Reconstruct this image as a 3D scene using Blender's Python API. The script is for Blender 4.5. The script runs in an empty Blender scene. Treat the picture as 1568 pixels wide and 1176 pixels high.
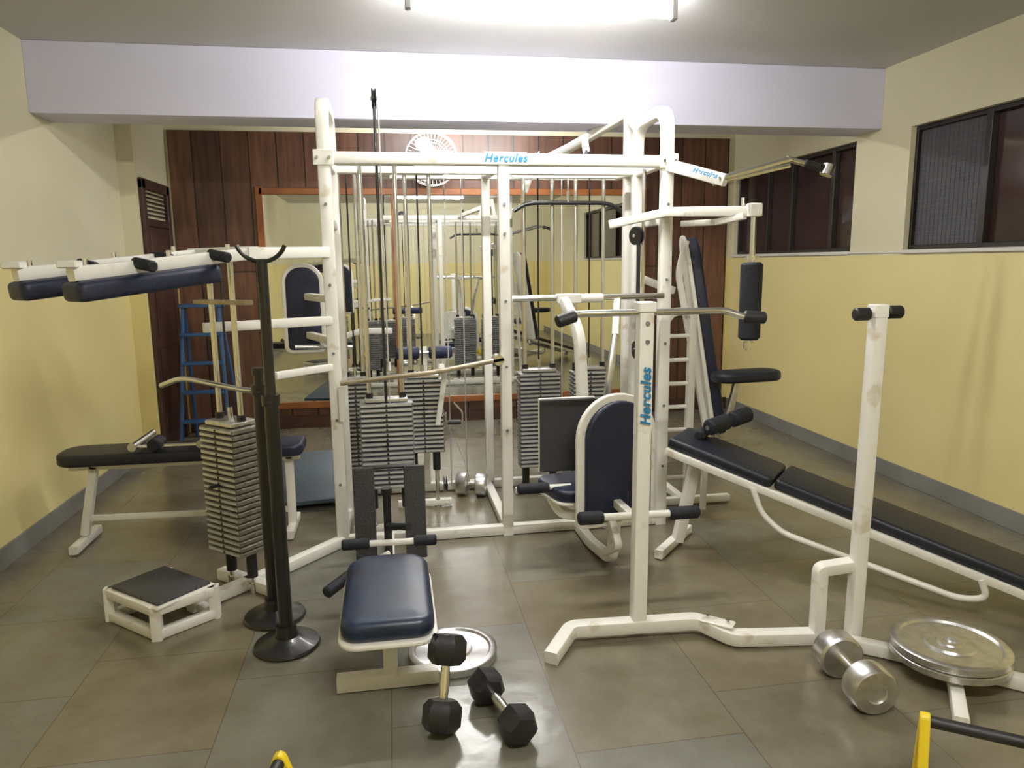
import bpy, math, random
from mathutils import Matrix, Vector
random.seed(3)
V=Vector
scene=bpy.context.scene
COL=scene.collection
# ---------------------------------------------------------------- materials
def nmat(name,base,rough=0.5,metal=0.0,noise=None,nscale=8.0,bump=0.0,coat=0.0,emit=None,estr=0,rvar=0.0,detail=4):
    m=bpy.data.materials.new(name); m.use_nodes=True
    nt=m.node_tree; b=nt.nodes['Principled BSDF']
    b.inputs['Base Color'].default_value=(*base,1); b.inputs['Roughness'].default_value=rough
    b.inputs['Metallic'].default_value=metal
    if coat: b.inputs['Coat Weight'].default_value=coat
    if emit:
        b.inputs['Emission Color'].default_value=(*emit,1); b.inputs['Emission Strength'].default_value=estr
    tc=nt.nodes.new('ShaderNodeTexCoord'); nz=nt.nodes.new('ShaderNodeTexNoise')
    nz.inputs['Scale'].default_value=nscale; nz.inputs['Detail'].default_value=detail
    nt.links.new(tc.outputs['Object'],nz.inputs['Vector'])
    if noise:
        r=nt.nodes.new('ShaderNodeValToRGB'); r.color_ramp.elements[0].position=noise[1]; r.color_ramp.elements[1].position=noise[2]
        r.color_ramp.elements[0].color=(*noise[0],1); r.color_ramp.elements[1].color=(*base,1)
        nt.links.new(nz.outputs['Fac'],r.inputs['Fac']); nt.links.new(r.outputs['Color'],b.inputs['Base Color'])
    if rvar:
        mr=nt.nodes.new('ShaderNodeMapRange'); mr.inputs['To Min'].default_value=rough-rvar; mr.inputs['To Max'].default_value=rough+rvar
        nt.links.new(nz.outputs['Fac'],mr.inputs['Value']); nt.links.new(mr.outputs['Result'],b.inputs['Roughness'])
    if bump:
        bp=nt.nodes.new('ShaderNodeBump'); bp.inputs['Strength'].default_value=bump; bp.inputs['Distance'].default_value=0.01
        nt.links.new(nz.outputs['Fac'],bp.inputs['Height']); nt.links.new(bp.outputs['Normal'],b.inputs['Normal'])
    return m
WHITE=nmat('white_painted_steel',(0.84,0.82,0.75),0.36,noise=((0.66,0.60,0.48),0.29,0.37),nscale=9,detail=8)
CHROME=nmat('chrome',(0.78,0.78,0.76),0.20,1.0,rvar=0.06,nscale=20)
CHROMEW=nmat('worn_chrome',(0.76,0.76,0.76),0.33,1.0,noise=((0.60,0.59,0.57),0.3,0.55),nscale=25)
STACK=nmat('cast_iron_plate',(0.27,0.27,0.27),0.42,0.4,noise=((0.19,0.19,0.185),0.35,0.6),nscale=30)
STACKE=nmat('plate_edge_steel',(0.62,0.62,0.61),0.35,0.5)
STACKO=nmat('aged_plate',(0.25,0.235,0.19),0.45,0.4,noise=((0.17,0.155,0.12),0.35,0.6),nscale=30)
NAVY=nmat('navy_vinyl',(0.009,0.013,0.036),0.45,bump=0.15,nscale=60)
NAVYL=nmat('navy_seat_vinyl',(0.012,0.024,0.054),0.36,noise=((0.008,0.012,0.024),0.3,0.6),nscale=9,bump=0.1)
BLKV=nmat('black_vinyl',(0.008,0.010,0.018),0.45,bump=0.15,nscale=50)
FOAM=nmat('black_foam',(0.008,0.009,0.014),0.75,bump=0.3,nscale=90)
NFOAM=nmat('navy_foam',(0.010,0.018,0.055),0.65,bump=0.3,nscale=90)
RUB=nmat('black_rubber',(0.012,0.012,0.012),0.5,bump=0.1,nscale=40)
BLKM=nmat('black_painted_metal',(0.010,0.010,0.010),0.30,coat=0.3)
HEXM=nmat('black_dumbbell_iron',(0.012,0.012,0.013),0.4,bump=0.1,nscale=60,coat=0.1)
GRIP=nmat('dark_grip_plate',(0.045,0.045,0.045),0.55,bump=0.5,nscale=120)
BRONZE=nmat('worn_steel_lever',(0.46,0.40,0.31),0.35,0.8,noise=((0.3,0.24,0.16),0.3,0.6),nscale=12)
YEL=nmat('yellow_painted_metal',(0.85,0.62,0.02),0.4)
BLUEP=nmat('blue_painted_steel',(0.03,0.10,0.24),0.45)
LABEL=nmat('blue_lettering',(0.01,0.20,0.42),0.5)
MAT=nmat('blue_grey_rubber',(0.055,0.078,0.10),0.5,bump=0.2,nscale=60)
LAMP=nmat('tube_glow',(1,1,1),0.5,emit=(1.0,0.99,0.97),estr=215)
LAMP2=nmat('tube_glow_rear',(1,1,1),0.5,emit=(1.0,0.985,0.96),estr=200)
LAMPFILL=nmat('fill_glow_front',(1,1,1),0.5,emit=(1.0,0.985,0.96),estr=275)  # glow of the added out-of-view fill tube
LAMPE=nmat('lamp_end_cap',(0.35,0.35,0.33),0.5)
GLASS=nmat('dark_window_glass',(0.022,0.013,0.011),0.12,noise=((0.05,0.027,0.022),0.35,0.7),nscale=2)
MESHP=nmat('insect_screen',(0.075,0.075,0.085),0.7,bump=0.2,nscale=100)
MESHW=nmat('screen_wire',(0.13,0.13,0.135),0.6)
WFR=nmat('window_frame_dark',(0.02,0.015,0.012),0.4)
TRIM=nmat('white_trim_paint',(0.72,0.70,0.64),0.5)
MIRR=nmat('mirror_glass',(0.90,0.92,0.90),0.01,1.0,rvar=0.0)
ORW=nmat('varnished_strip',(0.30,0.11,0.03),0.35,noise=((0.20,0.065,0.02),0.3,0.6),nscale=6)
DOORW=nmat('dark_door_wood',(0.065,0.028,0.018),0.4,noise=((0.04,0.015,0.01),0.3,0.6),nscale=5)
FANW=nmat('fan_white',(0.75,0.76,0.75),0.4)
BEAM=nmat('lavender_white_paint',(0.66,0.65,0.78),0.8,noise=((0.62,0.61,0.74),0.3,0.7),nscale=1.5,bump=0.03)
CEIL=nmat('ceiling_paint',(0.64,0.635,0.64),0.85,noise=((0.58,0.575,0.58),0.3,0.7),nscale=1.0)

def wallmat():
    m=bpy.data.materials.new('two_tone_wall_paint'); m.use_nodes=True; nt=m.node_tree; b=nt.nodes['Principled BSDF']
    g=nt.nodes.new('ShaderNodeNewGeometry'); s=nt.nodes.new('ShaderNodeSeparateXYZ'); nt.links.new(g.outputs['Position'],s.inputs[0])
    gt=nt.nodes.new('ShaderNodeMath'); gt.operation='GREATER_THAN'; gt.inputs[1].default_value=1.52; nt.links.new(s.outputs['Z'],gt.inputs[0])
    nz=nt.nodes.new('ShaderNodeTexNoise'); nz.inputs['Scale'].default_value=1.3; nz.inputs['Detail'].default_value=6; nt.links.new(g.outputs['Position'],nz.inputs['Vector'])
    def ramp(a,c):
        r=nt.nodes.new('ShaderNodeValToRGB'); r.color_ramp.elements[0].position=.3; r.color_ramp.elements[1].position=.65
        r.color_ramp.elements[0].color=(*a,1); r.color_ramp.elements[1].color=(*c,1); nt.links.new(nz.outputs['Fac'],r.inputs['Fac']); return r
    y=ramp((0.78,0.66,0.29),(0.83,0.72,0.345)); c=ramp((0.72,0.67,0.46),(0.77,0.72,0.51))
    mx=nt.nodes.new('ShaderNodeMix'); mx.data_type='RGBA'
    nt.links.new(gt.outputs[0],mx.inputs[0]); nt.links.new(y.outputs[0],mx.inputs[6]); nt.links.new(c.outputs[0],mx.inputs[7])
    nt.links.new(mx.outputs[2],b.inputs['Base Color']); b.inputs['Roughness'].default_value=0.55
    bp=nt.nodes.new('ShaderNodeBump'); bp.inputs['Strength'].default_value=.08; bp.inputs['Distance'].default_value=.02
    nt.links.new(nz.outputs['Fac'],bp.inputs['Height']); nt.links.new(bp.outputs['Normal'],b.inputs['Normal'])
    return m
WALL=wallmat()
BASEB=nmat('grey_stone_skirting',(0.24,0.235,0.22),0.45,noise=((0.19,0.185,0.17),0.3,0.6),nscale=3)

def floormat():
    m=bpy.data.materials.new('polished_stone_slabs'); m.use_nodes=True; nt=m.node_tree; b=nt.nodes['Principled BSDF']
    g=nt.nodes.new('ShaderNodeNewGeometry')
    mp=nt.nodes.new('ShaderNodeMapping'); mp.inputs['Location'].default_value=(0.13,0.05,0)
    mp.inputs['Rotation'].default_value=(0,0,math.radians(90))
    nt.links.new(g.outputs['Position'],mp.inputs[0])
    bk=nt.nodes.new('ShaderNodeTexBrick'); bk.inputs['Scale'].default_value=1.0; bk.inputs['Brick Width'].default_value=0.62; bk.inputs['Row Height'].default_value=0.56
    bk.inputs['Mortar Size'].default_value=0.003; bk.inputs['Mortar Smooth'].default_value=0.6; bk.offset=0.37; bk.inputs['Bias'].default_value=0.0
    bk.inputs['Color1'].default_value=(0.190,0.165,0.112,1); bk.inputs['Color2'].default_value=(0.168,0.170,0.145,1); bk.inputs['Mortar'].default_value=(0.115,0.10,0.075,1)
    nt.links.new(mp.outputs[0],bk.inputs['Vector'])
    nz=nt.nodes.new('ShaderNodeTexNoise'); nz.inputs['Scale'].default_value=1.7; nz.inputs['Detail'].default_value=9; nz.inputs['Roughness'].default_value=.68
    nt.links.new(g.outputs['Position'],nz.inputs['Vector'])
    r=nt.nodes.new('ShaderNodeValToRGB'); r.color_ramp.elements[0].position=.32; r.color_ramp.elements[1].position=.68
    r.color_ramp.elements[0].color=(.74,.69,.58,1); r.color_ramp.elements[1].color=(1.2,1.2,1.18,1); nt.links.new(nz.outputs['Fac'],r.inputs['Fac'])
    mx=nt.nodes.new('ShaderNodeMix'); mx.data_type='RGBA'; mx.blend_type='MULTIPLY'; mx.inputs[0].default_value=1
    nt.links.new(bk.outputs['Color'],mx.inputs[6]); nt.links.new(r.outputs[0],mx.inputs[7]); nt.links.new(mx.outputs[2],b.inputs['Base Color'])
    mr=nt.nodes.new('ShaderNodeMapRange'); mr.inputs['To Min'].default_value=.08; mr.inputs['To Max'].default_value=.34
    nt.links.new(nz.outputs['Fac'],mr.inputs['Value']); nt.links.new(mr.outputs['Result'],b.inputs['Roughness'])
    bp=nt.nodes.new('ShaderNodeBump'); bp.inputs['Strength'].default_value=.35; bp.inputs['Distance'].default_value=.006
    n2=nt.nodes.new('ShaderNodeTexNoise'); n2.inputs['Scale'].default_value=8; n2.inputs['Detail'].default_value=4; nt.links.new(g.outputs['Position'],n2.inputs['Vector'])
    nt.links.new(n2.outputs['Fac'],bp.inputs['Height'])
    nt.links.new(bp.outputs['Normal'],b.inputs['Normal'])
    b.inputs['Specular IOR Level'].default_value=.65
    return m
FLOOR=floormat()
def woodmat():
    m=bpy.data.materials.new('wood_panelling'); m.use_nodes=True; nt=m.node_tree; b=nt.nodes['Principled BSDF']
    g=nt.nodes.new('ShaderNodeNewGeometry'); s=nt.nodes.new('ShaderNodeSeparateXYZ'); nt.links.new(g.outputs['Position'],s.inputs[0])
    c=nt.nodes.new('ShaderNodeCombineXYZ'); nt.links.new(s.outputs['X'],c.inputs[1]); nt.links.new(s.outputs['Z'],c.inputs[0])
    bk=nt.nodes.new('ShaderNodeTexBrick'); bk.inputs['Scale'].default_value=1; bk.inputs['Brick Width'].default_value=2.9; bk.inputs['Row Height'].default_value=0.235
    bk.inputs['Mortar Size'].default_value=0.006; bk.offset=0.5; bk.inputs['Color1'].default_value=(0.080,0.036,0.023,1); bk.inputs['Color2'].default_value=(0.155,0.074,0.042,1); bk.inputs['Mortar'].default_value=(0.012,0.007,0.005,1)
    nt.links.new(c.outputs[0],bk.inputs['Vector'])
    mp=nt.nodes.new('ShaderNodeMapping'); mp.inputs['Scale'].default_value=(12,1,1.2); nt.links.new(g.outputs['Position'],mp.inputs[0])
    nz=nt.nodes.new('ShaderNodeTexNoise'); nz.inputs['Scale'].default_value=2; nz.inputs['Detail'].default_value=8; nt.links.new(mp.outputs[0],nz.inputs['Vector'])
    r=nt.nodes.new('ShaderNodeValToRGB'); r.color_ramp.elements[0].position=.3; r.color_ramp.elements[1].position=.7
    r.color_ramp.elements[0].color=(.6,.6,.6,1); r.color_ramp.elements[1].color=(1.35,1.3,1.25,1); nt.links.new(nz.outputs['Fac'],r.inputs['Fac'])
    mx=nt.nodes.new('ShaderNodeMix'); mx.data_type='RGBA'; mx.blend_type='MULTIPLY'; mx.inputs[0].default_value=1
    nt.links.new(bk.outputs['Color'],mx.inputs[6]); nt.links.new(r.outputs[0],mx.inputs[7]); nt.links.new(mx.outputs[2],b.inputs['Base Color'])
    b.inputs['Roughness'].default_value=.40
    return m
WOOD=woodmat()
# ---------------------------------------------------------------- mesh builder
def basis(o,x,y):
    x=V(x).normalized(); z=x.cross(V(y)).normalized(); y=z.cross(x)
    M=Matrix.Identity(4)
    for i in range(3): M[i][0]=x[i]; M[i][1]=y[i]; M[i][2]=z[i]; M[i][3]=o[i]
    return M
class B:
    def __init__(s,name,parent=None): s.n=name; s.v=[]; s.f=[]; s.mi=[]; s.m=[]; s.p=parent
    def mid(s,m):
        if m not in s.m: s.m.append(m)
        return s.m.index(m)
    def add(s,vs,fs,m):
        o=len(s.v); i=s.mid(m); s.v+=[tuple(v) for v in vs]
        for f in fs: s.f.append([a+o for a in f]); s.mi.append(i)
    def loft(s,rings,m,close=False,caps=True):
        n=len(rings[0]); vs=[v for r in rings for v in r]; fs=[]
        L=len(rings)
        for i in range(L if close else L-1):
            a=i*n; b=((i+1)%L)*n
            for j in range(n):
                k=(j+1)%n; fs.append([a+j,a+k,b+k,b+j])
        if caps and not close: fs.append(list(range(n))[::-1]); fs.append([(L-1)*n+j for j in range(n)])
        s.add(vs,fs,m)
    def rbox(s,M,sx,sy,sz,m,r=0.004):
        r=min(r,sx*.3,sy*.3,sz*.3)
        def ring(z,i):
            a,b=sx/2-i,sy/2-i; c=r
            return [M@V(p) for p in [(-a+c,-b,z),(a-c,-b,z),(a,-b+c,z),(a,b-c,z),(a-c,b,z),(-a+c,b,z),(-a,b-c,z),(-a,-b+c,z)]]
        s.loft([ring(-sz/2,r),ring(-sz/2+r,0),ring(sz/2-r,0),ring(sz/2,r)],m)
    def box(s,c,sz,m,r=0.004,rz=0):
        s.rbox(Matrix.Translation(V(c))@Matrix.Rotation(rz,4,'Z'),*sz,m,r)
    def b2(s,lo,hi,m,r=0.004):
        s.box([(a+b)/2 for a,b in zip(lo,hi)],[abs(b-a) for a,b in zip(lo,hi)],m,r)
    def cyl(s,p,q,r,m,r2=None,n=20,ch=0.0):
        p=V(p);q=V(q); d=(q-p); L=d.length; z=d.normalized(); u=z.orthogonal().normalized(); w=z.cross(u)
        r2=r if r2 is None else r2
        def ring(t,rr): return [p+z*t+(u*math.cos(2*math.pi*i/n)+w*math.sin(2*math.pi*i/n))*rr for i in range(n)]
        if ch: s.loft([ring(0,r-ch),ring(ch,r),ring(L-ch,r2),ring(L,r2-ch)],m)
        else: s.loft([ring(0,r),ring(L,r2)],m)
    def lathe(s,p,ax,prof,m,n=32):
        p=V(p); z=V(ax).normalized(); u=z.orthogonal().normalized(); w=z.cross(u)
        s.loft([[p+z*t+(u*math.cos(2*math.pi*i/n)+w*math.sin(2*math.pi*i/n))*max(r,.0004) for i in range(n)] for r,t in prof],m)
    def path(s,pts,w,m,fil=0.05,sq=True,h=None,up=(0,0,1),seg=6,close=False):
        pts=[V(p) for p in pts]; P=[]
        if len(pts)>2:
            P.append(pts[0])
            for i in range(1,len(pts)-1):
                a,b,c=pts[i-1],pts[i],pts[i+1]
                d1=min(fil,(a-b).length*.45); d2=min(fil,(c-b).length*.45)
                s0=b+(a-b).normalized()*d1; s1=b+(c-b).normalized()*d2
                for k in range(seg+1):
                    t=k/seg; P.append(s0*(1-t)**2+b*2*t*(1-t)+s1*t*t)
            P.append(pts[-1])
        else: P=pts
        h=w if h is None else h
        if sq:
            a=w/2;b=h/2;c=min(a,b)*.28; sec=[(-a+c,-b),(a-c,-b),(a-c*.3,-b+c*.3),(a,-b+c),(a,b-c),(a-c*.3,b-c*.3),(a-c,b),(-a+c,b),(-a+c*.3,b-c*.3),(-a,b-c),(-a,-b+c),(-a+c*.3,-b+c*.3)]
        else: sec=[(w/2*math.cos(2*math.pi*i/14),w/2*math.sin(2*math.pi*i/14)) for i in range(14)]
        rings=[]; U=None
        for i,p in enumerate(P):
            if i==0: t=P[1]-P[0]
            elif i==len(P)-1: t=P[-1]-P[-2]
            else: t=(P[i+1]-P[i]).normalized()+(P[i]-P[i-1]).normalized()
            t.normalize()
            if U is None:
                U=V(up)
                if abs(U.dot(t))>.95: U=V((1,0,0)) if abs(t.x)<.9 else V((0,1,0))
            U=(U-t*U.dot(t)).normalized(); W=t.cross(U)
            rings.append([p+W*x+U*y for x,y in sec])
        s.loft(rings,m)
    def pad(s,M,w,l,t,m,rt=0.04,rb=None,e=0.018,n=8):
        rb=rt if rb is None else rb
        def out(i,z):
            a,b=w/2-i,l/2-i; R=[]
            for cx,cy,r,a0 in ((1,1,rt,0),(-1,1,rt,90),(-1,-1,rb,180),(1,-1,rb,270)):
                rr=max(min(r,w/2)-i,.003)
                for k in range(n+1):
                    an=math.radians(a0+90*k/n); R.append(M@V((cx*(a-rr)+rr*math.cos(an),cy*(b-rr)+rr*math.sin(an),z)))
            return R
        e=min(e,t*.49); R=[]
        for k in range(5): an=math.pi/2*k/4; R.append(out(e*(1-math.sin(an)),-t/2+e*(1-math.cos(an))))
        for k in range(5): an=math.pi/2*k/4; R.append(out(e*(1-math.cos(an)),t/2-e+e*math.sin(an)))
        R.append(out(min(w,l)*.25,t/2+t*.06))
        s.loft(R,m)
    def done(s):
        me=bpy.data.meshes.new(s.n); me.from_pydata(s.v,[],s.f); 
        for m in s.m: me.materials.append(m)
        me.polygons.foreach_set('material_index',s.mi); me.update()
        import bmesh
        bm=bmesh.new(); bm.from_mesh(me); bmesh.ops.recalc_face_normals(bm,faces=bm.faces); bm.to_mesh(me); bm.free()
        me.polygons.foreach_set('use_smooth',[True]*len(me.polygons))
        try: me.set_sharp_from_angle(angle=math.radians(38))
        except Exception: pass
        o=bpy.data.objects.new(s.n,me); COL.objects.link(o)
        if s.p: o.parent=s.p
        return o
def empty(n):
    o=bpy.data.objects.new(n,None); COL.objects.link(o); return o
def text(s,size,M,parent,name='lettering'):
    c=bpy.data.curves.new(name,'FONT'); c.body=s; c.size=size; c.extrude=.0008; c.offset=.0014; c.align_x='CENTER'; c.align_y='CENTER'; c.shear=.25; c.space_character=1.1
    c.materials.append(LABEL); o=bpy.data.objects.new(name,c); COL.objects.link(o); o.parent=parent; o.matrix_world=M
def part(name,parent): return B(name,parent)
T=.055
# ---------------------------------------------------------------- room
XL,XR,YB,YF,H=-1.99,3.37,6.95,-2.2,2.77
b=B('floor'); b.b2((XL-.15,YF-.15,-.1),(XR+.3,YB+.15,0),FLOOR,0); b.done()
b=B('ceiling'); b.b2((XL-.15,YF-.15,H),(XR+.3,YB+.15,H+.1),CEIL,0); b.done()
b=B('wall_back'); b.b2((XL-.15,YB,0),(XR+.3,YB+.15,H),WALL,0); b.done()
b=B('wall_front'); b.b2((XL-.15,YF-.15,0),(XR+.3,YF,H),WALL,0); b.done()
b=B('wall_left'); b.b2((XL-.15,YF,0),(XL,YB,H),WALL,0); b.done()
b=B('wall_left_pier'); b.b2((XL,6.10,0),(-1.87,YB,H),WALL,0); b.done()
b=B('wall_right')
b.b2((XR,YF,0),(XR+.15,YB,1.55),WALL,0); b.b2((XR,YF,2.34),(XR+.15,YB,H),WALL,0)
b.b2((XR,4.45,1.55),(XR+.15,5.02,2.34),WALL,0); b.b2((XR,YF,1.55),(XR+.15,1.2,2.34),WALL,0); b.b2((XR,6.9,1.55),(XR+.15,YB,2.34),WALL,0)
b.done()
b=B('ceiling_beam'); b.b2((XL,4.75,2.375),(XR,5.05,H),BEAM,0.003); b.done()
b=B('wood_panelling_back'); b.b2((-1.84,YB-.03,0.0),(3.30,YB,2.66),WOOD,0.002); b.done()
b=B('baseboard_left'); b.b2((XL,YF,0),(XL+.012,6.08,.11),BASEB,.002); b.done()
b=B('baseboard_right'); b.b2((XR-.012,YF,0),(XR,YB-.03,.11),BASEB,.002); b.done()
b=B('trim_1'); b.b2((XR-.02,1.2,1.53),(XR+.1,4.45,1.555),TRIM,.003); b.b2((XR-.02,5.02,1.53),(XR+.1,6.9,1.555),TRIM,.003); b.b2((XR-.01,4.45,1.535),(XR,5.02,1.55),TRIM,.002); b.done()
def window(name,y0,y1,divs,meshpanes=()):
    b=B(name); x=XR+.06
    b.b2((x+.02,y0,1.555),(x+.035,y1,2.34),GLASS,0)
    for z in (1.57,2.325): b.b2((x-.02,y0,z-.015),(x+.02,y1,z+.015),WFR,.003)
    ys=[y0]+divs+[y1]
    for y in ys: b.b2((x-.025,max(y-.022,y0),1.56),(x+.02,min(y+.022,y1),2.335),WFR,.003)
    for i in meshpanes:
        b.b2((x+.004,ys[i]+.02,1.585),(x+.01,ys[i+1]-.02,2.31),MESHP,0)
        for k in range(1,16):
            yy=ys[i]+(ys[i+1]-ys[i])*k/16; b.b2((x,yy-.0013,1.585),(x+.004,yy+.0013,2.31),MESHW,0)
        for k in range(1,18):
            z=1.585+.725*k/18; b.b2((x,ys[i]+.02,z-.0013),(x+.004,ys[i+1]-.02,z+.0013),MESHW,0)
    b.done()
window('window_1',1.2,4.45,[2.0,2.9,3.85],(3,))
window('window_2',5.02,6.9,[5.35,5.95,6.35],())
b=B('door_1'); x=-1.868
b.b2((x,6.14,0),(x+.03,6.22,2.17),DOORW); b.b2((x,6.78,0),(x+.03,6.86,2.17),DOORW); b.b2((x,6.14,2.10),(x+.03,6.86,2.18),DOORW)
b.b2((x,6.22,0),(x+.012,6.78,1.85),DOORW); b.b2((x,6.22,1.82),(x+.03,6.78,1.88),DOORW)
for k in range(6): b.box((x+.015,6.49,1.91+k*.033),(.02,.58,.010),DOORW)
for z0,z1 in ((.15,.85),(.95,1.75)): b.b2((x+.012,6.28,z0),(x+.02,6.70,z1),DOORW,.006)
b.done()
mx0,mx1,mz0,mz1=-1.11,2.43,.22,2.15; y=YB-.03
b=B('wall_mirror'); b.b2((mx0,y-.012,mz0),(mx1,y-.002,mz1),MIRR,0)
for x in (mx0,mx1): b.b2((x-.03,y-.03,mz0-.04),(x+.03,y-.002,mz1+.04),ORW)
for x in (.055,1.255): b.b2((x-.018,y-.022,mz0),(x+.018,y-.002,mz1),ORW)
for z in (mz0,mz1): b.b2((mx0,y-.03,z-.03),(mx1,y-.002,z+.03),ORW)
b.done()
b=B('baseboard_back'); b.b2((-1.84,y-.012,0),(XR-.02,y,.12),DOORW,.002); b.done()
def tube(name,x0,x1,y,z,m):
    p=empty(name)
    b=part('glow_tube',p); b.cyl((x0+.02,y,z),(x1-.02,y,z),.019,m,n=16); b.done()
    b=part('batten',p); b.b2((x0+.02,y-.02,z+.06),(x1-.02,y+.02,H),TRIM)
    for x in (x0,x1): b.b2((x-.015,y-.022,z-.028),(x+.015,y+.022,z+.07),LAMPE)
    b.done()
tube('fill_tube_light',.13,1.39,3.57,2.665,LAMP)
tube('fill_tube_light',.1,1.36,6.0,2.665,LAMP2)
tube('fill_tube_light',.1,1.36,0.4,2.665,LAMPFILL)  # added fill tube overhead, out of view, brightens walls near the camera
# wall fan
b=B('wall_fan'); c=V((.40,6.62,2.40))
b.cyl(c+V((0,.06,0)),(c.x,YB-.03,2.40),.025,FANW); b.cyl(c+V((0,.04,0)),c+V((0,.16,0)),.07,FANW,ch=.01); b.box((.40,YB-.045,2.40),(.12,.03,.16),FANW)
for r,dy in ((.23,0),(.225,-.05),(.225,.05),(.15,-.075),(.15,.075),(.07,-.085)):
    n=36; pts=[c+V((r*math.cos(2*math.pi*i/n),dy,r*math.sin(2*math.pi*i/n))) for i in range(n)]
    for i in range(n): b.cyl(pts[i],pts[(i+1)%n],.0035,FANW,n=6)
for i in range(40):
    a=2*math.pi*i/40; d=V((math.cos(a),0,math.sin(a)))
    P=[c+d*.03+V((0,-.085,0)),c+d*.15+V((0,-.075,0)),c+d*.225+V((0,-.05,0)),c+d*.23]
    for k in range(3): b.cyl(P[k],P[k+1],.0025,FANW,n=5)
b.lathe(c+V((0,-.09,0)),(0,1,0),[(.0,0),(.04,.002),(.042,.01),(.0,.012)],FANW)
for k in range(3):
    a=k*2.094; M=Matrix.Translation(c)@Matrix.Rotation(a,4,'Y')@Matrix.Translation((.11,0,0))@Matrix.Rotation(.4,4,'X')
    b.pad(M@Matrix.Rotation(math.pi/2,4,'X'),.18,.15,.006,FANW,rt=.05,e=.002)
b.cyl(c+V((0,-.03,0)),c+V((0,.04,0)),.035,FANW)
b.done()
# ---------------------------------------------------------------- multi gym
gym=empty('multi_gym_machine')
f=part('frame',gym)
yf,ym,yr=3.87,4.35,4.75
xl,xm,xr=-.30,.60,1.49
f.path([(xl,yf,0),(xl,yf,2.30),(xl,ym,2.30),(xl,ym,0)],T+.008,WHITE,fil=.12)
f.path([(xr,yf,0),(xr,yf,2.30),(xr,ym,2.30),(xr,ym,0)],T+.008,WHITE,fil=.14)
f.path([(xm,yf,0),(xm,yf,2.0)],T+.004,WHITE); f.path([(xm+.02,yr,0),(xm+.02,yr,2.03)],T,WHITE)
f.path([(xl,yf,2.025),(xr,yf,2.025)],T+.005,WHITE); f.path([(xl,ym,2.035),(xr,ym,2.035)],T,WHITE)
f.path([(-.05,yr,2.05),(1.5,yr,2.05)],T,WHITE)
for x in (xl,xr): f.path([(x,yf,2.025),(x,ym,2.025)],T-.005,WHITE)
for x in (xl,xr): f.path([(x,yf,1.72),(x,ym,1.72)],T-.01,WHITE)
for x in (0.0,xm+.02,xr): f.path([(x,ym,2.04),(x,yr,2.05)],T-.005,WHITE)
f.path([(xl-.02,yf,.03),(xr+.02,yf,.03)],T,WHITE); f.path([(.02,yr,.03),(1.5,yr,.03)],T,WHITE)
for x in (xl,xm,xr): f.path([(x,yf,.03),(x,yr,.03)],T-.003,WHITE)
f.path([(xl-.02,yr-.35,.03),(xl,yr,.03),(.1,yr,.03)],T-.004,WHITE)
f.path([(1.51,4.58,0),(1.51,4.58,2.43)],T+.005,WHITE)
f.path([(1.51,4.60,2.41),(1.30,5.2,2.30),(1.10,5.55,2.22)],T,WHITE)
f.path([(1.30,4.75,2.05),(1.26,4.72,2.29)],.04,WHITE)
f.path([(1.02,5.55,2.02),(1.10,5.55,2.23)],.045,WHITE); f.path([(1.49,4.35,2.28),(1.51,4.6,2.38)],.045,WHITE)
f.path([(.85,4.75,2.06),(1.15,5.5,2.15)],.045,WHITE)
for x in (xl,xr):
    f.box((x,yf-.034,2.025),(.10,.008,.075),WHITE)
    for dx in (-.03,.03): f.cyl((x+dx,yf-.036,2.025),(x+dx,yf-.05,2.025),.008,CHROME,n=8)
for x in (xl,xr):
    for z in (.35,.7,1.05,1.4,1.8): f.cyl((x,yf-.03,z),(x,yf-.038,z),.008,STACK,n=8)
for z in (.6,.95,1.3,1.65,1.8): f.cyl((xm,yf-.03,z),(xm,yf-.038,z),.008,STACK,n=8)
f.box((.61,yf-.032,2.030),(.22,.004,.062),WHITE,.001)
f.done()
text('Hercules',.056,basis((.61,yf-.036,2.030),(1,0,0),(0,0,1)),gym)
def stack(name,cx,cy,z0,z1,w,parent,rods,d=.11,rz=0,top=2.03,mat=STACK,pitch=.027,cable=True):
    b=part(name,parent); M0=Matrix.Translation((cx,cy,0))@Matrix.Rotation(rz,4,'Z')
    z=z0;k=0
    while z<z1-.01:
        o=random.uniform(-.0015,.0015)
        b.rbox(M0@Matrix.Translation((o,o,z+pitch/2)),w,d,pitch-.005,mat,.0035)
        b.rbox(M0@Matrix.Translation((0,-d/2-.0005,z+pitch/2)),w*.94,.003,pitch*.42,STACKE,.0005)
        b.cyl(M0@V((0,-d/2-.001,z+pitch/2)),M0@V((0,-d/2-.004,z+pitch/2)),.006,BLKM,n=8)
        z+=pitch;k+=1
    b.rbox(M0@Matrix.Translation((0,0,z+.012)),w*.8,d*.8,.022,CHROMEW)
    for dx in rods:
        b.cyl(M0@V((dx,0,.03)),M0@V((dx,0,top)),.0125,CHROME,n=14)
        b.cyl(M0@V((dx,0,z)),M0@V((dx,0,z+.05)),.02,BLKM,n=14); b.cyl(M0@V((dx,0,z0-.12)),M0@V((dx,0,z0)),.024,RUB,n=14)
        b.cyl(M0@V((dx,0,.0)),M0@V((dx,0,.05)),.02,CHROME,n=14)
    if cable: b.cyl(M0@V((0,0,z)),M0@V((0,0,top)),.005,BLKM,n=8); b.cyl(M0@V((0,0,z)),M0@V((0,0,z+.08)),.012,CHROME,n=10)
    b.cyl(M0@V((0,-d/2,z0+(z1-z0)*.55)),M0@V((0,-d/2-.05,z0+(z1-z0)*.55)),.008,BLKM,n=10)
    b.done()
stack('weight_stack_1',-.045,4.02,.27,.74,.29,gym,(-.09,.09))
stack('weight_stack_2',.175,4.42,.36,.82,.24,gym,(-.07,.07))
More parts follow.
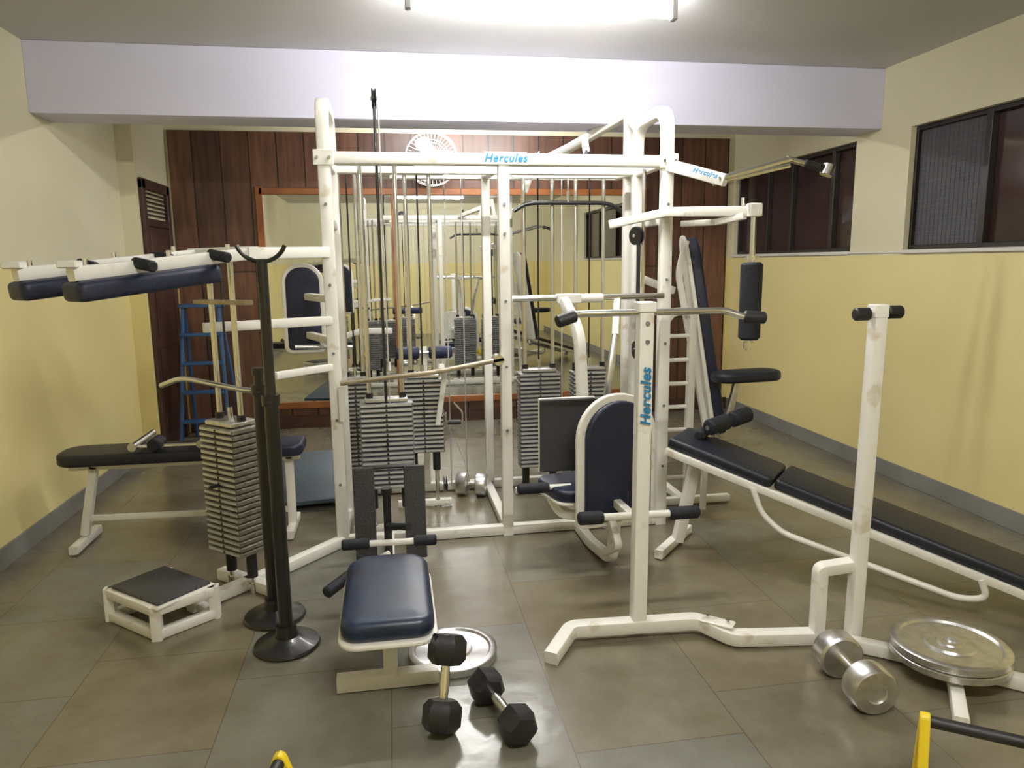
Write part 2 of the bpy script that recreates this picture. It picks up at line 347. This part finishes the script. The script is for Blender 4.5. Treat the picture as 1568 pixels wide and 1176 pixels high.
stack('weight_stack_3',-.235,4.60,.20,.80,.16,gym,(-.05,.05))
stack('weight_stack_4',.92,4.55,.19,.82,.27,gym,(-.09,.09))
stack('weight_stack_5',1.25,4.55,.19,.82,.24,gym,(-.09,.09))
g=part('stack_rails',gym)
for x0,x1,yy in ((-.25,.15,4.02),(.0,.33,4.42),(.76,1.42,4.55)):
    g.path([(x0,yy,2.03),(x1,yy,2.03)],.04,WHITE); g.path([(x0,yy,.03),(x1,yy,.03)],.04,WHITE)
g.cyl((-.045,3.98,.75),(-.045,3.98,2.36),.008,BLKM,n=10); g.cyl((-.025,3.98,.75),(-.025,3.98,2.33),.004,STACKE,n=8)
def pulley(b,c,ax,r=.05):
    c=V(c);a=V(ax).normalized(); b.lathe(c-a*.012,a,[(.0,0),(r,0),(r,.004),(r*.8,.009),(r*.8,.015),(r,.020),(r,.024),(.0,.024)],BLKM,n=24); b.cyl(c-a*.02,c+a*.02,.01,CHROME,n=10)
pulley(g,(-.045,4.0,2.34),(1,0,0)); pulley(g,(.92,4.55,2.12),(1,0,0)); pulley(g,(1.25,4.6,2.14),(1,0,0)); pulley(g,(1.36,3.97,1.64),(1,.4,0),.05); pulley(g,(1.38,4.0,1.0),(1,0,0),.05)
pulley(g,(.175,4.42,2.10),(0,1,0)); pulley(g,(.3,4.5,.12),(1,0,0))
for x in (.06,.34,.44,1.06): g.cyl((x,4.5,.1),(x,4.5,2.0),.004,STACKE,n=6)
g.cyl((1.36,3.93,.1),(1.36,3.93,1.62),.012,BLKM,n=8); g.cyl((1.40,3.97,.1),(1.40,3.97,2.0),.011,CHROME,n=8)
g.path([(.30,4.30,.62),(.30,4.30,.56),(.40,4.30,.56),(.40,4.30,.62),(.35,4.30,.68)],.012,CHROME,sq=False,fil=.02); g.cyl((.31,4.30,.56),(.39,4.30,.56),.014,RUB)
g.done()
g=part('thigh_rollers',gym)
g.cyl((.02,4.72,.935),(.38,4.72,.935),.014,CHROME); g.cyl((.02,4.72,.935),(.17,4.72,.935),.040,NFOAM,ch=.01); g.cyl((.23,4.72,.935),(.38,4.72,.935),.040,NFOAM,ch=.01)
g.path([(.20,4.75,.06),(.20,4.75,.97)],.04,WHITE)
g.done()
g=part('lever_arm',gym)
g.path([(-.27,3.80,.90),(.25,3.80,.945),(.58,3.80,1.0)],.04,BRONZE,h=.022,fil=.1); g.cyl((.55,3.78,.995),(.55,3.86,.995),.028,CHROME)
g.path([(-.27,3.82,.88),(-.27,3.82,.70)],.03,WHITE)
g.path([(.26,3.95,.95),(.30,4.3,.85),(.25,4.3,.55)],.03,WHITE)
g.done()
g=part('lat_pulldown_bar',gym)
g.path([(.76,4.5,1.81),(.84,4.5,1.86),(1.36,4.5,1.86),(1.44,4.5,1.81)],.026,BLKM,sq=False,fil=.08); g.cyl((1.1,4.5,1.86),(1.1,4.5,2.05),.005,STACKE,n=8)
g.cyl((1.1,4.5,1.86),(1.1,4.5,1.93),.012,CHROME,n=10); g.done()
g=part('press_bar',gym)
g.cyl((.63,3.80,1.315),(1.46,3.80,1.315),.016,CHROME); g.box((.93,3.80,1.31),(.13,.06,.05),WHITE); g.cyl((.98,3.8,1.31),(1.12,3.8,1.31),.024,WHITE,ch=.004)
g.path([(.90,3.78,1.30),(.95,3.64,1.15),(.965,3.62,.74)],.05,WHITE,fil=.1)
g.path([(1.16,3.70,1.12),(1.12,3.66,.92),(1.08,3.7,.5)],.035,CHROMEW,fil=.1); g.path([(1.16,3.70,1.12),(1.2,3.8,1.30)],.035,WHITE)
g.done()
# press seat
xd=V((.97,.22,0)).normalized(); n=V((-.22,.97,0)).normalized(); c=V((1.035,3.27,.565))
g=part('press_seat',gym)
M2=basis(c,xd,(0,0,1)); g.pad(M2,.425,.645,.03,WHITE,rt=.205,rb=.05,e=.008)
for s in (1,-1): g.pad(M2@Matrix.Translation((0,0,.024*s)),.355,.58,.035,NAVY,rt=.172,rb=.03,e=.014)
sc=c+n*.24+V((-.05,0,-.19)); g.pad(basis(sc,xd,n),.40,.34,.06,NAVY,rt=.08); g.pad(basis(sc-V((0,0,.035)),xd,n),.41,.35,.015,WHITE,rt=.08,e=.005)
g.path([c+V((0,0,-.3)),(1.03,3.3,.05),(1.0,3.6,.03),(1.0,3.87,.03)],T-.005,WHITE,fil=.06)
g.path([(1.03,3.3,.26),(.80,3.42,.26),(.76,3.45,.34)],.045,WHITE)
g.path([(1.03,3.3,.22),(.86,3.87,.22)],.045,WHITE)
g.done()
g=part('leg_rollers',gym)
g.cyl((.79,3.02,.375),(1.34,3.02,.37),.017,WHITE); g.cyl((.785,3.02,.375),(.90,3.02,.375),.030,FOAM,ch=.008); g.cyl((1.21,3.02,.37),(1.35,3.02,.37),.030,FOAM,ch=.008)
g.path([(1.03,3.3,.36),(1.03,3.02,.37)],.04,WHITE); g.path([(1.0,3.3,.34),(1.0,3.1,.20),(1.0,3.32,.08)],.035,WHITE)
g.cyl((.58,3.42,.40),(.74,3.42,.40),.027,FOAM,ch=.008); g.cyl((.7,3.42,.40),(.85,3.42,.40),.014,WHITE)
g.done()
g=part('foot_plate',gym); g.b2((.71,3.48,.46),(.99,3.50,.83),GRIP,.004); g.b2((.705,3.50,.455),(.995,3.512,.835),WHITE,.003); g.path([(.85,3.51,.6),(.85,3.9,.6)],.04,WHITE); g.done()
# pec deck arm + vertical roller
g=part('pec_arm',gym)
g.path([(1.49,3.90,1.765),(1.44,3.45,1.735),(1.66,3.20,1.72)],T-.008,WHITE,fil=.06)
g.path([(1.20,3.95,1.70),(1.49,3.80,1.76)],T-.01,WHITE)
g.path([(1.52,3.70,1.69),(1.55,3.35,1.68),(1.62,3.22,1.70)],.03,WHITE)
g.box((1.655,3.2,1.725),(.06,.05,.06),WHITE); g.cyl((1.655,3.2,1.72),(1.655,3.2,1.08),.013,CHROME)
g.cyl((1.655,3.2,1.49),(1.655,3.2,1.13),.050,FOAM,ch=.012,n=28); g.cyl((1.655,3.2,1.52),(1.655,3.2,1.50),.03,CHROME); g.cyl((1.655,3.2,1.12),(1.655,3.2,1.09),.025,CHROME)
g.cyl((1.60,3.2,1.745),(1.60,3.2,1.78),.01,CHROME,n=8)
g.done()
g=part('overhead_press_lever',gym)
g.path([(1.45,3.93,2.03),(1.55,3.75,1.97),(1.70,3.6,1.90)],.06,WHITE)
g.cyl((1.66,3.6,1.905),(2.05,3.6,2.01),.014,CHROME); g.cyl((1.66,3.66,1.89),(2.08,3.66,1.985),.012,CHROME)
g.path([(2.03,3.6,2.01),(2.14,3.62,1.99),(2.27,3.6,1.955)],.028,CHROME,sq=False); g.cyl((2.14,3.61,1.99),(2.28,3.6,1.953),.02,RUB); g.cyl((2.25,3.6,1.93),(2.27,3.6,1.98),.032,CHROME)
g.done()
text('Hercules',.034,basis((1.598,3.622,1.938),(.15,-.15,-.07),(0,0.0,1)),gym)
# climbing side ladder
g=part('side_ladder',gym)
g.path([(1.55,4.05,0),(1.51,3.92,1.15),(1.56,3.92,1.22),(1.68,3.92,1.22),(1.73,4.05,0)],.042,WHITE,fil=.05)
for z in (.22,.40,.52,.66,.80,.94,1.08): 
    yy=4.05-.13*z/1.2; g.cyl((1.54,yy,z),(1.71,yy,z),.012,WHITE)
g.path([(1.49,4.15,.03),(2.05,4.15,.03)],T-.01,WHITE); g.path([(1.75,4.05,.03),(1.75,4.6,.03),(1.5,4.6,.03)],T-.01,WHITE)
g.done()
# tall leaning back pad
g=part('tall_back_pad',gym)
p0=V((1.71,4.05,1.63)); p1=V((1.91,4.05,.50)); d=(p0-p1)
yd=V((.26,.965,0)).normalized()
M=basis((p0+p1)/2,yd,d); g.pad(M,.26,d.length,.07,NAVY,rt=.12,rb=.03); g.pad(M@Matrix.Translation((0,0,-.04)),.29,d.length+.04,.022,WHITE,rt=.14,rb=.04,e=.006)
g.path([p0+V((-.05,-.06,-.02)),p0+V((-.10,-.08,-.2)),p1+V((-.10,-.08,0)),(1.80,3.97,.03)],.032,WHITE); g.path([p0+V((-.09,.02,-.3)),(1.5,4.3,1.4)],.04,WHITE)
M=basis((1.98,3.85,.85),(1,0,.02),(0,1,0)); g.pad(M,.40,.20,.055,BLKV,rt=.09); g.path([(1.93,3.85,.82),(1.88,3.85,.6),(1.86,4.05,.4)],.035,CHROMEW)
g.done()
# calf raise station (left)
d=V((-.67,-.74,0)); q=V((.74,-.67,0))
g=part('calf_raise_station',gym)
g.path([(-.3,3.87,1.565),(-.66,3.42,1.555)],T,WHITE); 
n0=V((-.55,3.12,1.55)); f0=V((-.80,3.32,1.55)); nt=V((-1.02,2.60,1.48)); ft=V((-1.275,2.80,1.48))
g.path([n0+q*.03,(n0+f0)/2,f0-q*.03],T,WHITE,fil=.02); g.path([(-.66,3.42,1.555),(n0+f0)/2],T,WHITE)
for a,t in ((n0,nt),(f0,ft)):
    g.path([a,t],T-.008,WHITE); dd=(a-t).normalized()
    mid=t+dd*.26; M=basis(mid-V((0,0,.058)),dd.cross(V((0,0,1))),dd); g.pad(M,.13,.54,.065,NAVY,rt=.03); g.b2(t+V((-.03,-.03,.02)),t+V((.03,.03,.045)),WHITE)
    for s in (.22,.52): 
        m=t+dd*s; w=dd.cross(V((0,0,1))); g.cyl(m+V((0,0,.015)),m+w*.11,.020,FOAM,ch=.006)
    for s in (.05,.35,.6): m=t+dd*s; g.cyl(m+V((0,0,.02)),m+V((0,0,.045)),.009,CHROME,n=8)
g.path([(-.3,3.87,.03),(-.62,3.50,.03),(-.92,3.20,.03)],T,WHITE); g.path([(-.55,3.28,.03),(-.86,3.55,.03)],T,WHITE)
g.path([(-.3,3.86,1.22),(-.86,3.58,1.22)],T-.01,WHITE); g.path([(-.60,3.30,1.345),(-.86,3.50,1.345)],.045,BRONZE,h=.02)
g.path([(-1.00,3.35,.99),(-.9,3.3,1.03),(-.62,3.2,.98),(-.50,3.2,.97)],.024,CHROME,sq=False,fil=.05)
g.path([(-.3,3.87,.98),(-.56,3.6,.98)],.035,WHITE)
g.done()
stack('weight_stack_6',-.735,3.41,.20,.80,.24,gym,(-.075,.075),d=.17,rz=math.radians(-42),top=1.55,mat=STACKO)
# rear seat station
g=part('rear_back_pad',gym)
M=basis((-.56,4.95,1.22),(1,0,0),(0,0,1)); g.pad(M,.22,.54,.05,NAVY,rt=.10,rb=.03); g.pad(M,.27,.59,.03,WHITE,rt=.13,rb=.05)
g.path([(-.56,5.0,1.3),(-.3,4.38,1.3)],T-.01,WHITE); g.path([(-.56,5.0,1.05),(-.3,4.38,1.05)],T-.01,WHITE)
g.path([(-.45,4.8,1.0),(-.2,4.8,1.08),(0,4.75,1.08)],.035,WHITE); g.cyl((-.25,4.78,.98),(-.60,4.7,1.0),.014,CHROME)
g.done()
# ---------------------------------------------------------------- leg curl bench (left)
b=B('leg_curl_bench')
b.pad(basis((-1.27,4.16,.50),(0,1,0),(1,0,0)),.27,1.02,.065,BLKV,rt=.10)
b.pad(basis((-.62,4.16,.50),(0,1,0),(1,0,0)),.27,.22,.065,NAVY,rt=.06)
b.path([(-1.74,4.16,.445),(-.54,4.16,.445)],.045,WHITE)
b.path([(-1.62,4.16,.44),(-1.70,4.16,.06)],.045,WHITE); b.path([(-1.70,3.99,.03),(-1.70,4.33,.03)],.045,WHITE)
b.path([(-.60,4.16,.44),(-.60,4.16,.05)],.045,WHITE); b.path([(-.60,4.0,.03),(-.60,4.33,.03)],.045,WHITE)
b.path([(-1.69,4.16,.15),(-.6,4.16,.13)],.03,WHITE)
for x in (-1.36,-1.02): b.cyl((x,3.98,.575),(x,4.32,.575),.022,CHROME); b.cyl((x+.1,4.0,.575),(x+.1,4.12,.575),.035,FOAM,ch=.008)
b.path([(-1.40,4.05,.56),(-.95,4.05,.56)],.022,CHROME,sq=False); b.done()
# step box
b=B('calf_raise_step')
C=[V((-1.24,3.20,0)),V((-.99,2.98,0)),V((-.80,3.14,0)),V((-1.05,3.36,0))]; c=sum(C,V())/4
ux=(C[1]-C[0]).normalized(); uy=(C[3]-C[0]).normalized()
for k in range(4):
    p,q2=C[k],C[(k+1)%4]; 
    for z in (.022,.125): b.path([p+V((0,0,z)),q2+V((0,0,z))],.04,WHITE)
    b.path([p,p+V((0,0,.145))],.042,WHITE)
lx=(C[1]-C[0]).length; ly=(C[3]-C[0]).length
b.rbox(basis(c+V((0,0,.153)),ux,uy),lx,ly,.014,GRIP,.004); b.rbox(basis(c+V((0,0,.140)),ux,uy),lx+.03,ly+.03,.014,WHITE,.004)
b.done()
# squat stands
def stand(name,x,y,h,top,lean=0):
    b=B(name); b.lathe((x,y,0),(0,0,1),[(0,0),(.125,0),(.13,.008),(.125,.018),(.075,.028),(.045,.045),(.038,.09),(.0,.09)],BLKM,n=40)
    b.cyl((x,y,.05),(x,y,1.0),.027,BLKM); b.cyl((x,y,.98),(x,y,1.02),.034,BLKM); b.cyl((x,y,1.0),(x,y,h),.020,BLKM); b.cyl((x,y-.03,.99),(x,y-.07,.99),.012,BLKM)
    pts=[(x+.09*math.cos(a),y,h+.08+.09*math.sin(a)) for a in [math.radians(180+i*10) for i in range(2,17)]]
    if top: b.path(pts,.016,BLKM,sq=False,fil=.001,seg=1)
    else: b.cyl((x,y,h),(x,y,h+.03),.026,BLKM)
    b.done()
stand('squat_stand',-.460,2.83,1.525,True)
stand('squat_stand',-.545,3.09,1.06,False)
# ---------------------------------------------------------------- low seat with foot plates in front
b=B('leg_extension_seat'); x=-.05
b.pad(basis((x,2.53,.325),(1,0,0),(0,1,.03)),.31,.56,.075,NAVYL,rt=.10,rb=.06,e=.03); b.pad(basis((x,2.53,.283),(1,0,0),(0,1,.03)),.33,.58,.02,WHITE,rt=.10,rb=.07,e=.008)
b.path([(x,2.47,.27),(x,2.47,.04)],.05,WHITE); b.path([(x-.19,2.47,.03),(x+.17,2.47,.03)],T,WHITE)
b.path([(x,2.47,.10),(x,3.55,.08),(x,3.83,.05)],.045,WHITE)
b.path([(x,3.15,.08),(x,3.15,.52)],.035,BLKM); b.cyl((x,3.15,.50),(x,3.15,.53),.024,BLKM)
b.cyl((-.25,3.1,.30),(.16,3.1,.295),.014,WHITE); b.cyl((-.25,3.1,.30),(-.13,3.1,.30),.024,FOAM,ch=.006); b.cyl((.06,3.1,.297),(.16,3.1,.295),.024,FOAM,ch=.006)
b.cyl((-.30,2.85,.20),(-.18,3.02,.22),.024,FOAM,ch=.006); b.cyl((-.18,3.02,.22),(-.05,3.12,.24),.012,WHITE)
b.cyl((x,3.13,.36),(.04,3.0,.40),.016,FOAM)
for x0 in (-.215,.035):
    b.rbox(Matrix.Translation((x0+.048,3.58,.265))@Matrix.Rotation(-.06,4,'X'),.105,.014,.48,GRIP,.004); b.path([(x0+.048,3.60,.25),(x0+.048,3.83,.25)],.03,WHITE)
b.cyl((-.17,3.6,.5),(.09,3.6,.5),.010,BLKM)
b.done()
# ---------------------------------------------------------------- dumbbells / plates
def hexdb(name,a,c,r=.062,hl=.095):
    a=V(a);c=V(c);u=(c-a).normalized(); b=B(name)
    for p,s in ((a,-1),(c,1)):
        z=u*s
        b.lathe(p-z*hl/2,z,[(.0,0),(r*.72,0),(r,.02),(r,hl-.02),(r*.75,hl),(.0,hl)],HEXM,n=6)
    b.lathe(a,u,[(.016,0),(.014,.05),(.018,(c-a).length/2),(.014,(c-a).length-.05),(.016,(c-a).length)],CHROME,n=16); b.done()
hexdb('hex_dumbbell',(.112,2.165,.062),(.140,2.245,.245),r=.064)
hexdb('hex_dumbbell',(.275,2.315,.056),(.345,2.085,.056),r=.062)
def chdb(name,a,c,r=.085,hl=.09):
    a=V(a);c=V(c);u=(c-a).normalized(); b=B(name); L=(c-a).length
    for p,s in ((a,-1),(c,1)):
        b.lathe(p-u*s*hl/2,u*s,[(.0,0),(r*.9,0),(r,.008),(r,hl-.01),(r*.92,hl),(r*.45,hl+.003),(r*.42,hl-.004),(.0,hl-.004)],CHROMEW,n=36)
    b.cyl(a,c,.017,CHROME); b.done()
chdb('chrome_dumbbell',(1.56,2.25,.08),(1.54,2.035,.08),r=.08,hl=.085)
chdb('chrome_dumbbell',(.42,4.62,.075),(.54,4.58,.075),r=.075,hl=.07)
def plate(b,c,r,t=.03):
    b.lathe(c,(0,0,1),[(.0,0),(r*.97,0),(r,.006),(r,t-.004),(r*.97,t),(r*.86,t),(r*.82,t-.008),(r*.45,t-.010),(r*.42,t-.002),(r*.24,t-.002),(r*.22,t+.004),(r*.12,t+.004),(r*.11,t-.008),(.0,t-.008)],CHROMEW,n=64)
b=B('chrome_weight_plate'); plate(b,(.185,2.635,0),.172,.035); b.done()
# ---------------------------------------------------------------- waist twister
tw=B('waist_twister_machine')
tw.path([(.545,2.50,.025),(.66,2.65,.055),(1.18,2.62,.055),(1.28,2.50,.035),(1.62,2.46,.03)],T,WHITE,fil=.03)
tw.path([(.935,2.64,.03),(.95,2.66,1.325)],T+.003,WHITE); tw.box((.95,2.66,1.33),(.07,.07,.04),WHITE)
tw.path([(.605,2.63,1.285),(.68,2.65,1.31),(1.27,2.65,1.31),(1.33,2.63,1.285),(1.41,2.62,1.28)],.026,CHROME,sq=False,fil=.03)
tw.cyl((.60,2.63,1.283),(.675,2.64,1.305),.024,RUB,ch=.006); tw.cyl((1.335,2.63,1.285),(1.42,2.62,1.28),.024,RUB,ch=.006)
for dz in (1.2,1.27): tw.cyl((.95,2.634,dz),(.95,2.62,dz),.008,STACK,n=10)
tw.box((1.24,2.56,.075),(.13,.06,.012),WHITE,rz=-.7)
for t in (-.03,.03): tw.cyl((1.24+t,2.56-t*.9,.07),(1.24+t,2.56-t*.9,.095),.009,CHROME,n=8)
tw.path([(1.61,2.46,.0),(1.61,2.46,.31),(1.75,2.44,.33)],T-.007,WHITE,fil=.015)
tw.path([(1.745,2.43,.0),(1.76,2.43,1.30)],T-.004,WHITE); tw.cyl((1.67,2.43,1.30),(1.85,2.43,1.305),.016,CHROME)
tw.cyl((1.665,2.43,1.30),(1.725,2.43,1.30),.024,RUB,ch=.006); tw.cyl((1.795,2.43,1.305),(1.855,2.43,1.305),.024,RUB,ch=.006); tw.box((1.76,2.43,1.31),(.055,.055,.05),WHITE)
tw.path([(1.61,2.46,.03),(1.80,2.32,.03),(2.5,1.72,.03)],T-.005,WHITE,fil=.02); tw.path([(1.76,1.88,.02),(1.96,2.16,.03)],T-.01,WHITE)
tw.cyl((1.955,2.175,.03),(1.955,2.175,.08),.05,BLKM); plate(tw,(1.955,2.175,.065),.195,.03); plate(tw,(1.955,2.175,.097),.195,.03)
tw.done()
t=bpy.data.objects['waist_twister_machine']
text('Hercules',.056,basis((.946,2.617,.99),(0,.0015,.1),(-1,0,0)),t,'post_lettering')
# ---------------------------------------------------------------- sit-up bench
b=B('incline_sit_up_bench')
A=V((1.44,3.52,.60)); E=V((2.85,2.30,.10)); u=(E-A).normalized(); w=V((.67,.74,0)).normalized()
L=(E-A).length
def bp(s,side,dz=0): return A+u*s+w*side+V((0,0,dz))
M=basis(A+u*(.27),w,u); b.pad(M,.30,.535,.055,BLKV,rt=.03); M=basis(A+u*(.545+(L-.545)/2),w,u); b.pad(M,.30,L-.545,.055,BLKV,rt=.02)
for s in (-.15,.15): b.path([bp(0,s,-.045),bp(L,s,-.045)],.03,WHITE,h=.035)
for s in (.05,.9,1.6): b.path([bp(s,-.15,-.05),bp(s,.15,-.05)],.03,WHITE)
b.path([bp(.45,-.16,-.05),bp(.5,-.16,-.16),bp(.60,-.16,-.21),bp(1.35,-.16,-.17),bp(1.45,-.16,-.12),bp(1.42,-.16,-.05)],.028,WHITE,sq=False,fil=.05)
b.path([bp(.12,0,-.05),bp(.02,0,-.56)],T,WHITE); b.path([bp(.0,-.22,-.57),bp(.0,.22,-.57)],T-.01,WHITE)
pa=V((1.72,3.50,.675)); dx=V((.88,.46,.08)).normalized()
b.path([bp(.1,.1,-.02),pa],.03,CHROMEW)
b.cyl(pa-dx*.18,pa+dx*.18,.012,CHROME); b.cyl(pa-dx*.17,pa-dx*.02,.042,FOAM,ch=.01); b.cyl(pa+dx*.02,pa+dx*.16,.042,FOAM,ch=.01)
b.cyl(bp(.12,.0,.05),bp(.12,.15,.05),.028,FOAM,ch=.01)
b.path([bp(L-.1,0,-.05),(2.76,2.37,.02)],.05,WHITE)
b.done()
# ---------------------------------------------------------------- misc
b=B('rubber_floor_mat'); b.rbox(Matrix.Translation((-.66,5.10,.055))@Matrix.Rotation(.12,4,'Z'),.48,1.25,.03,MAT); 
for yy in (4.72,5.6): b.path([(-.86,yy,.02),(-.45,yy+.04,.02)],.035,WHITE)
b.done()
b=B('step_ladder')
x0,x1=-1.70,-1.42
for x,s in ((x0,-.05),(x1,.06)):
    b.path([(x+s,6.25,0),(x,6.45,1.18)],.045,BLUEP,h=.025); b.path([(x+s,6.75,0),(x,6.50,1.16)],.035,BLUEP,h=.02)
for k in range(4):
    t=(k+1)/5; b.box(((x0+x1)/2,6.25+.2*t,1.18*t),(.33,.09,.025),BLUEP)
b.box((-1.56,6.48,1.18),(.34,.14,.03),BLUEP); b.done()
def pushup(name,x,y,ang,L=.26,h=.25):
    b=B(name); M=Matrix.Translation((x,y,0))@Matrix.Rotation(ang,4,'Z')
    for s in (0,L):
        b.path([M@V((s,-.09,.0)),M@V((s,0,h)),M@V((s,.09,0))],.026,YEL,fil=.02); b.path([M@V((s,-.09,.05)),M@V((s,.09,.05))],.02,YEL)
    b.cyl(M@V((.01,0,h-.02)),M@V((L-.01,0,h-.02)),.016,RUB); 
    for s in (-.09,.09): b.path([M@V((0,s,.012)),M@V((L,s,.012))],.022,YEL)
    b.done()
pushup('push_up_bar',1.40,1.62,math.radians(-35),h=.27)
pushup('push_up_bar',-.325,1.765,math.radians(-100),h=.27)
# ---------------------------------------------------------------- world, camera
w=bpy.data.worlds.new('world'); scene.world=w; w.use_nodes=True
w.node_tree.nodes['Background'].inputs[0].default_value=(.5,.52,.6,1); w.node_tree.nodes['Background'].inputs[1].default_value=.05
cd=bpy.data.cameras.new('camera'); cam=bpy.data.objects.new('camera',cd); COL.objects.link(cam)
cd.sensor_width=36; cd.lens=36*1120/1568; cd.clip_start=.05
R=Matrix.Rotation(math.radians(-9.3),3,'Z')@Matrix.Rotation(math.radians(90-9.4),3,'X')@Matrix.Rotation(math.radians(-0.7),3,'Z')
cam.matrix_world=Matrix.Translation((0,0,1.5))@R.to_4x4()
scene.camera=cam
scene.view_settings.view_transform='Standard'
scene.view_settings.exposure=0.0
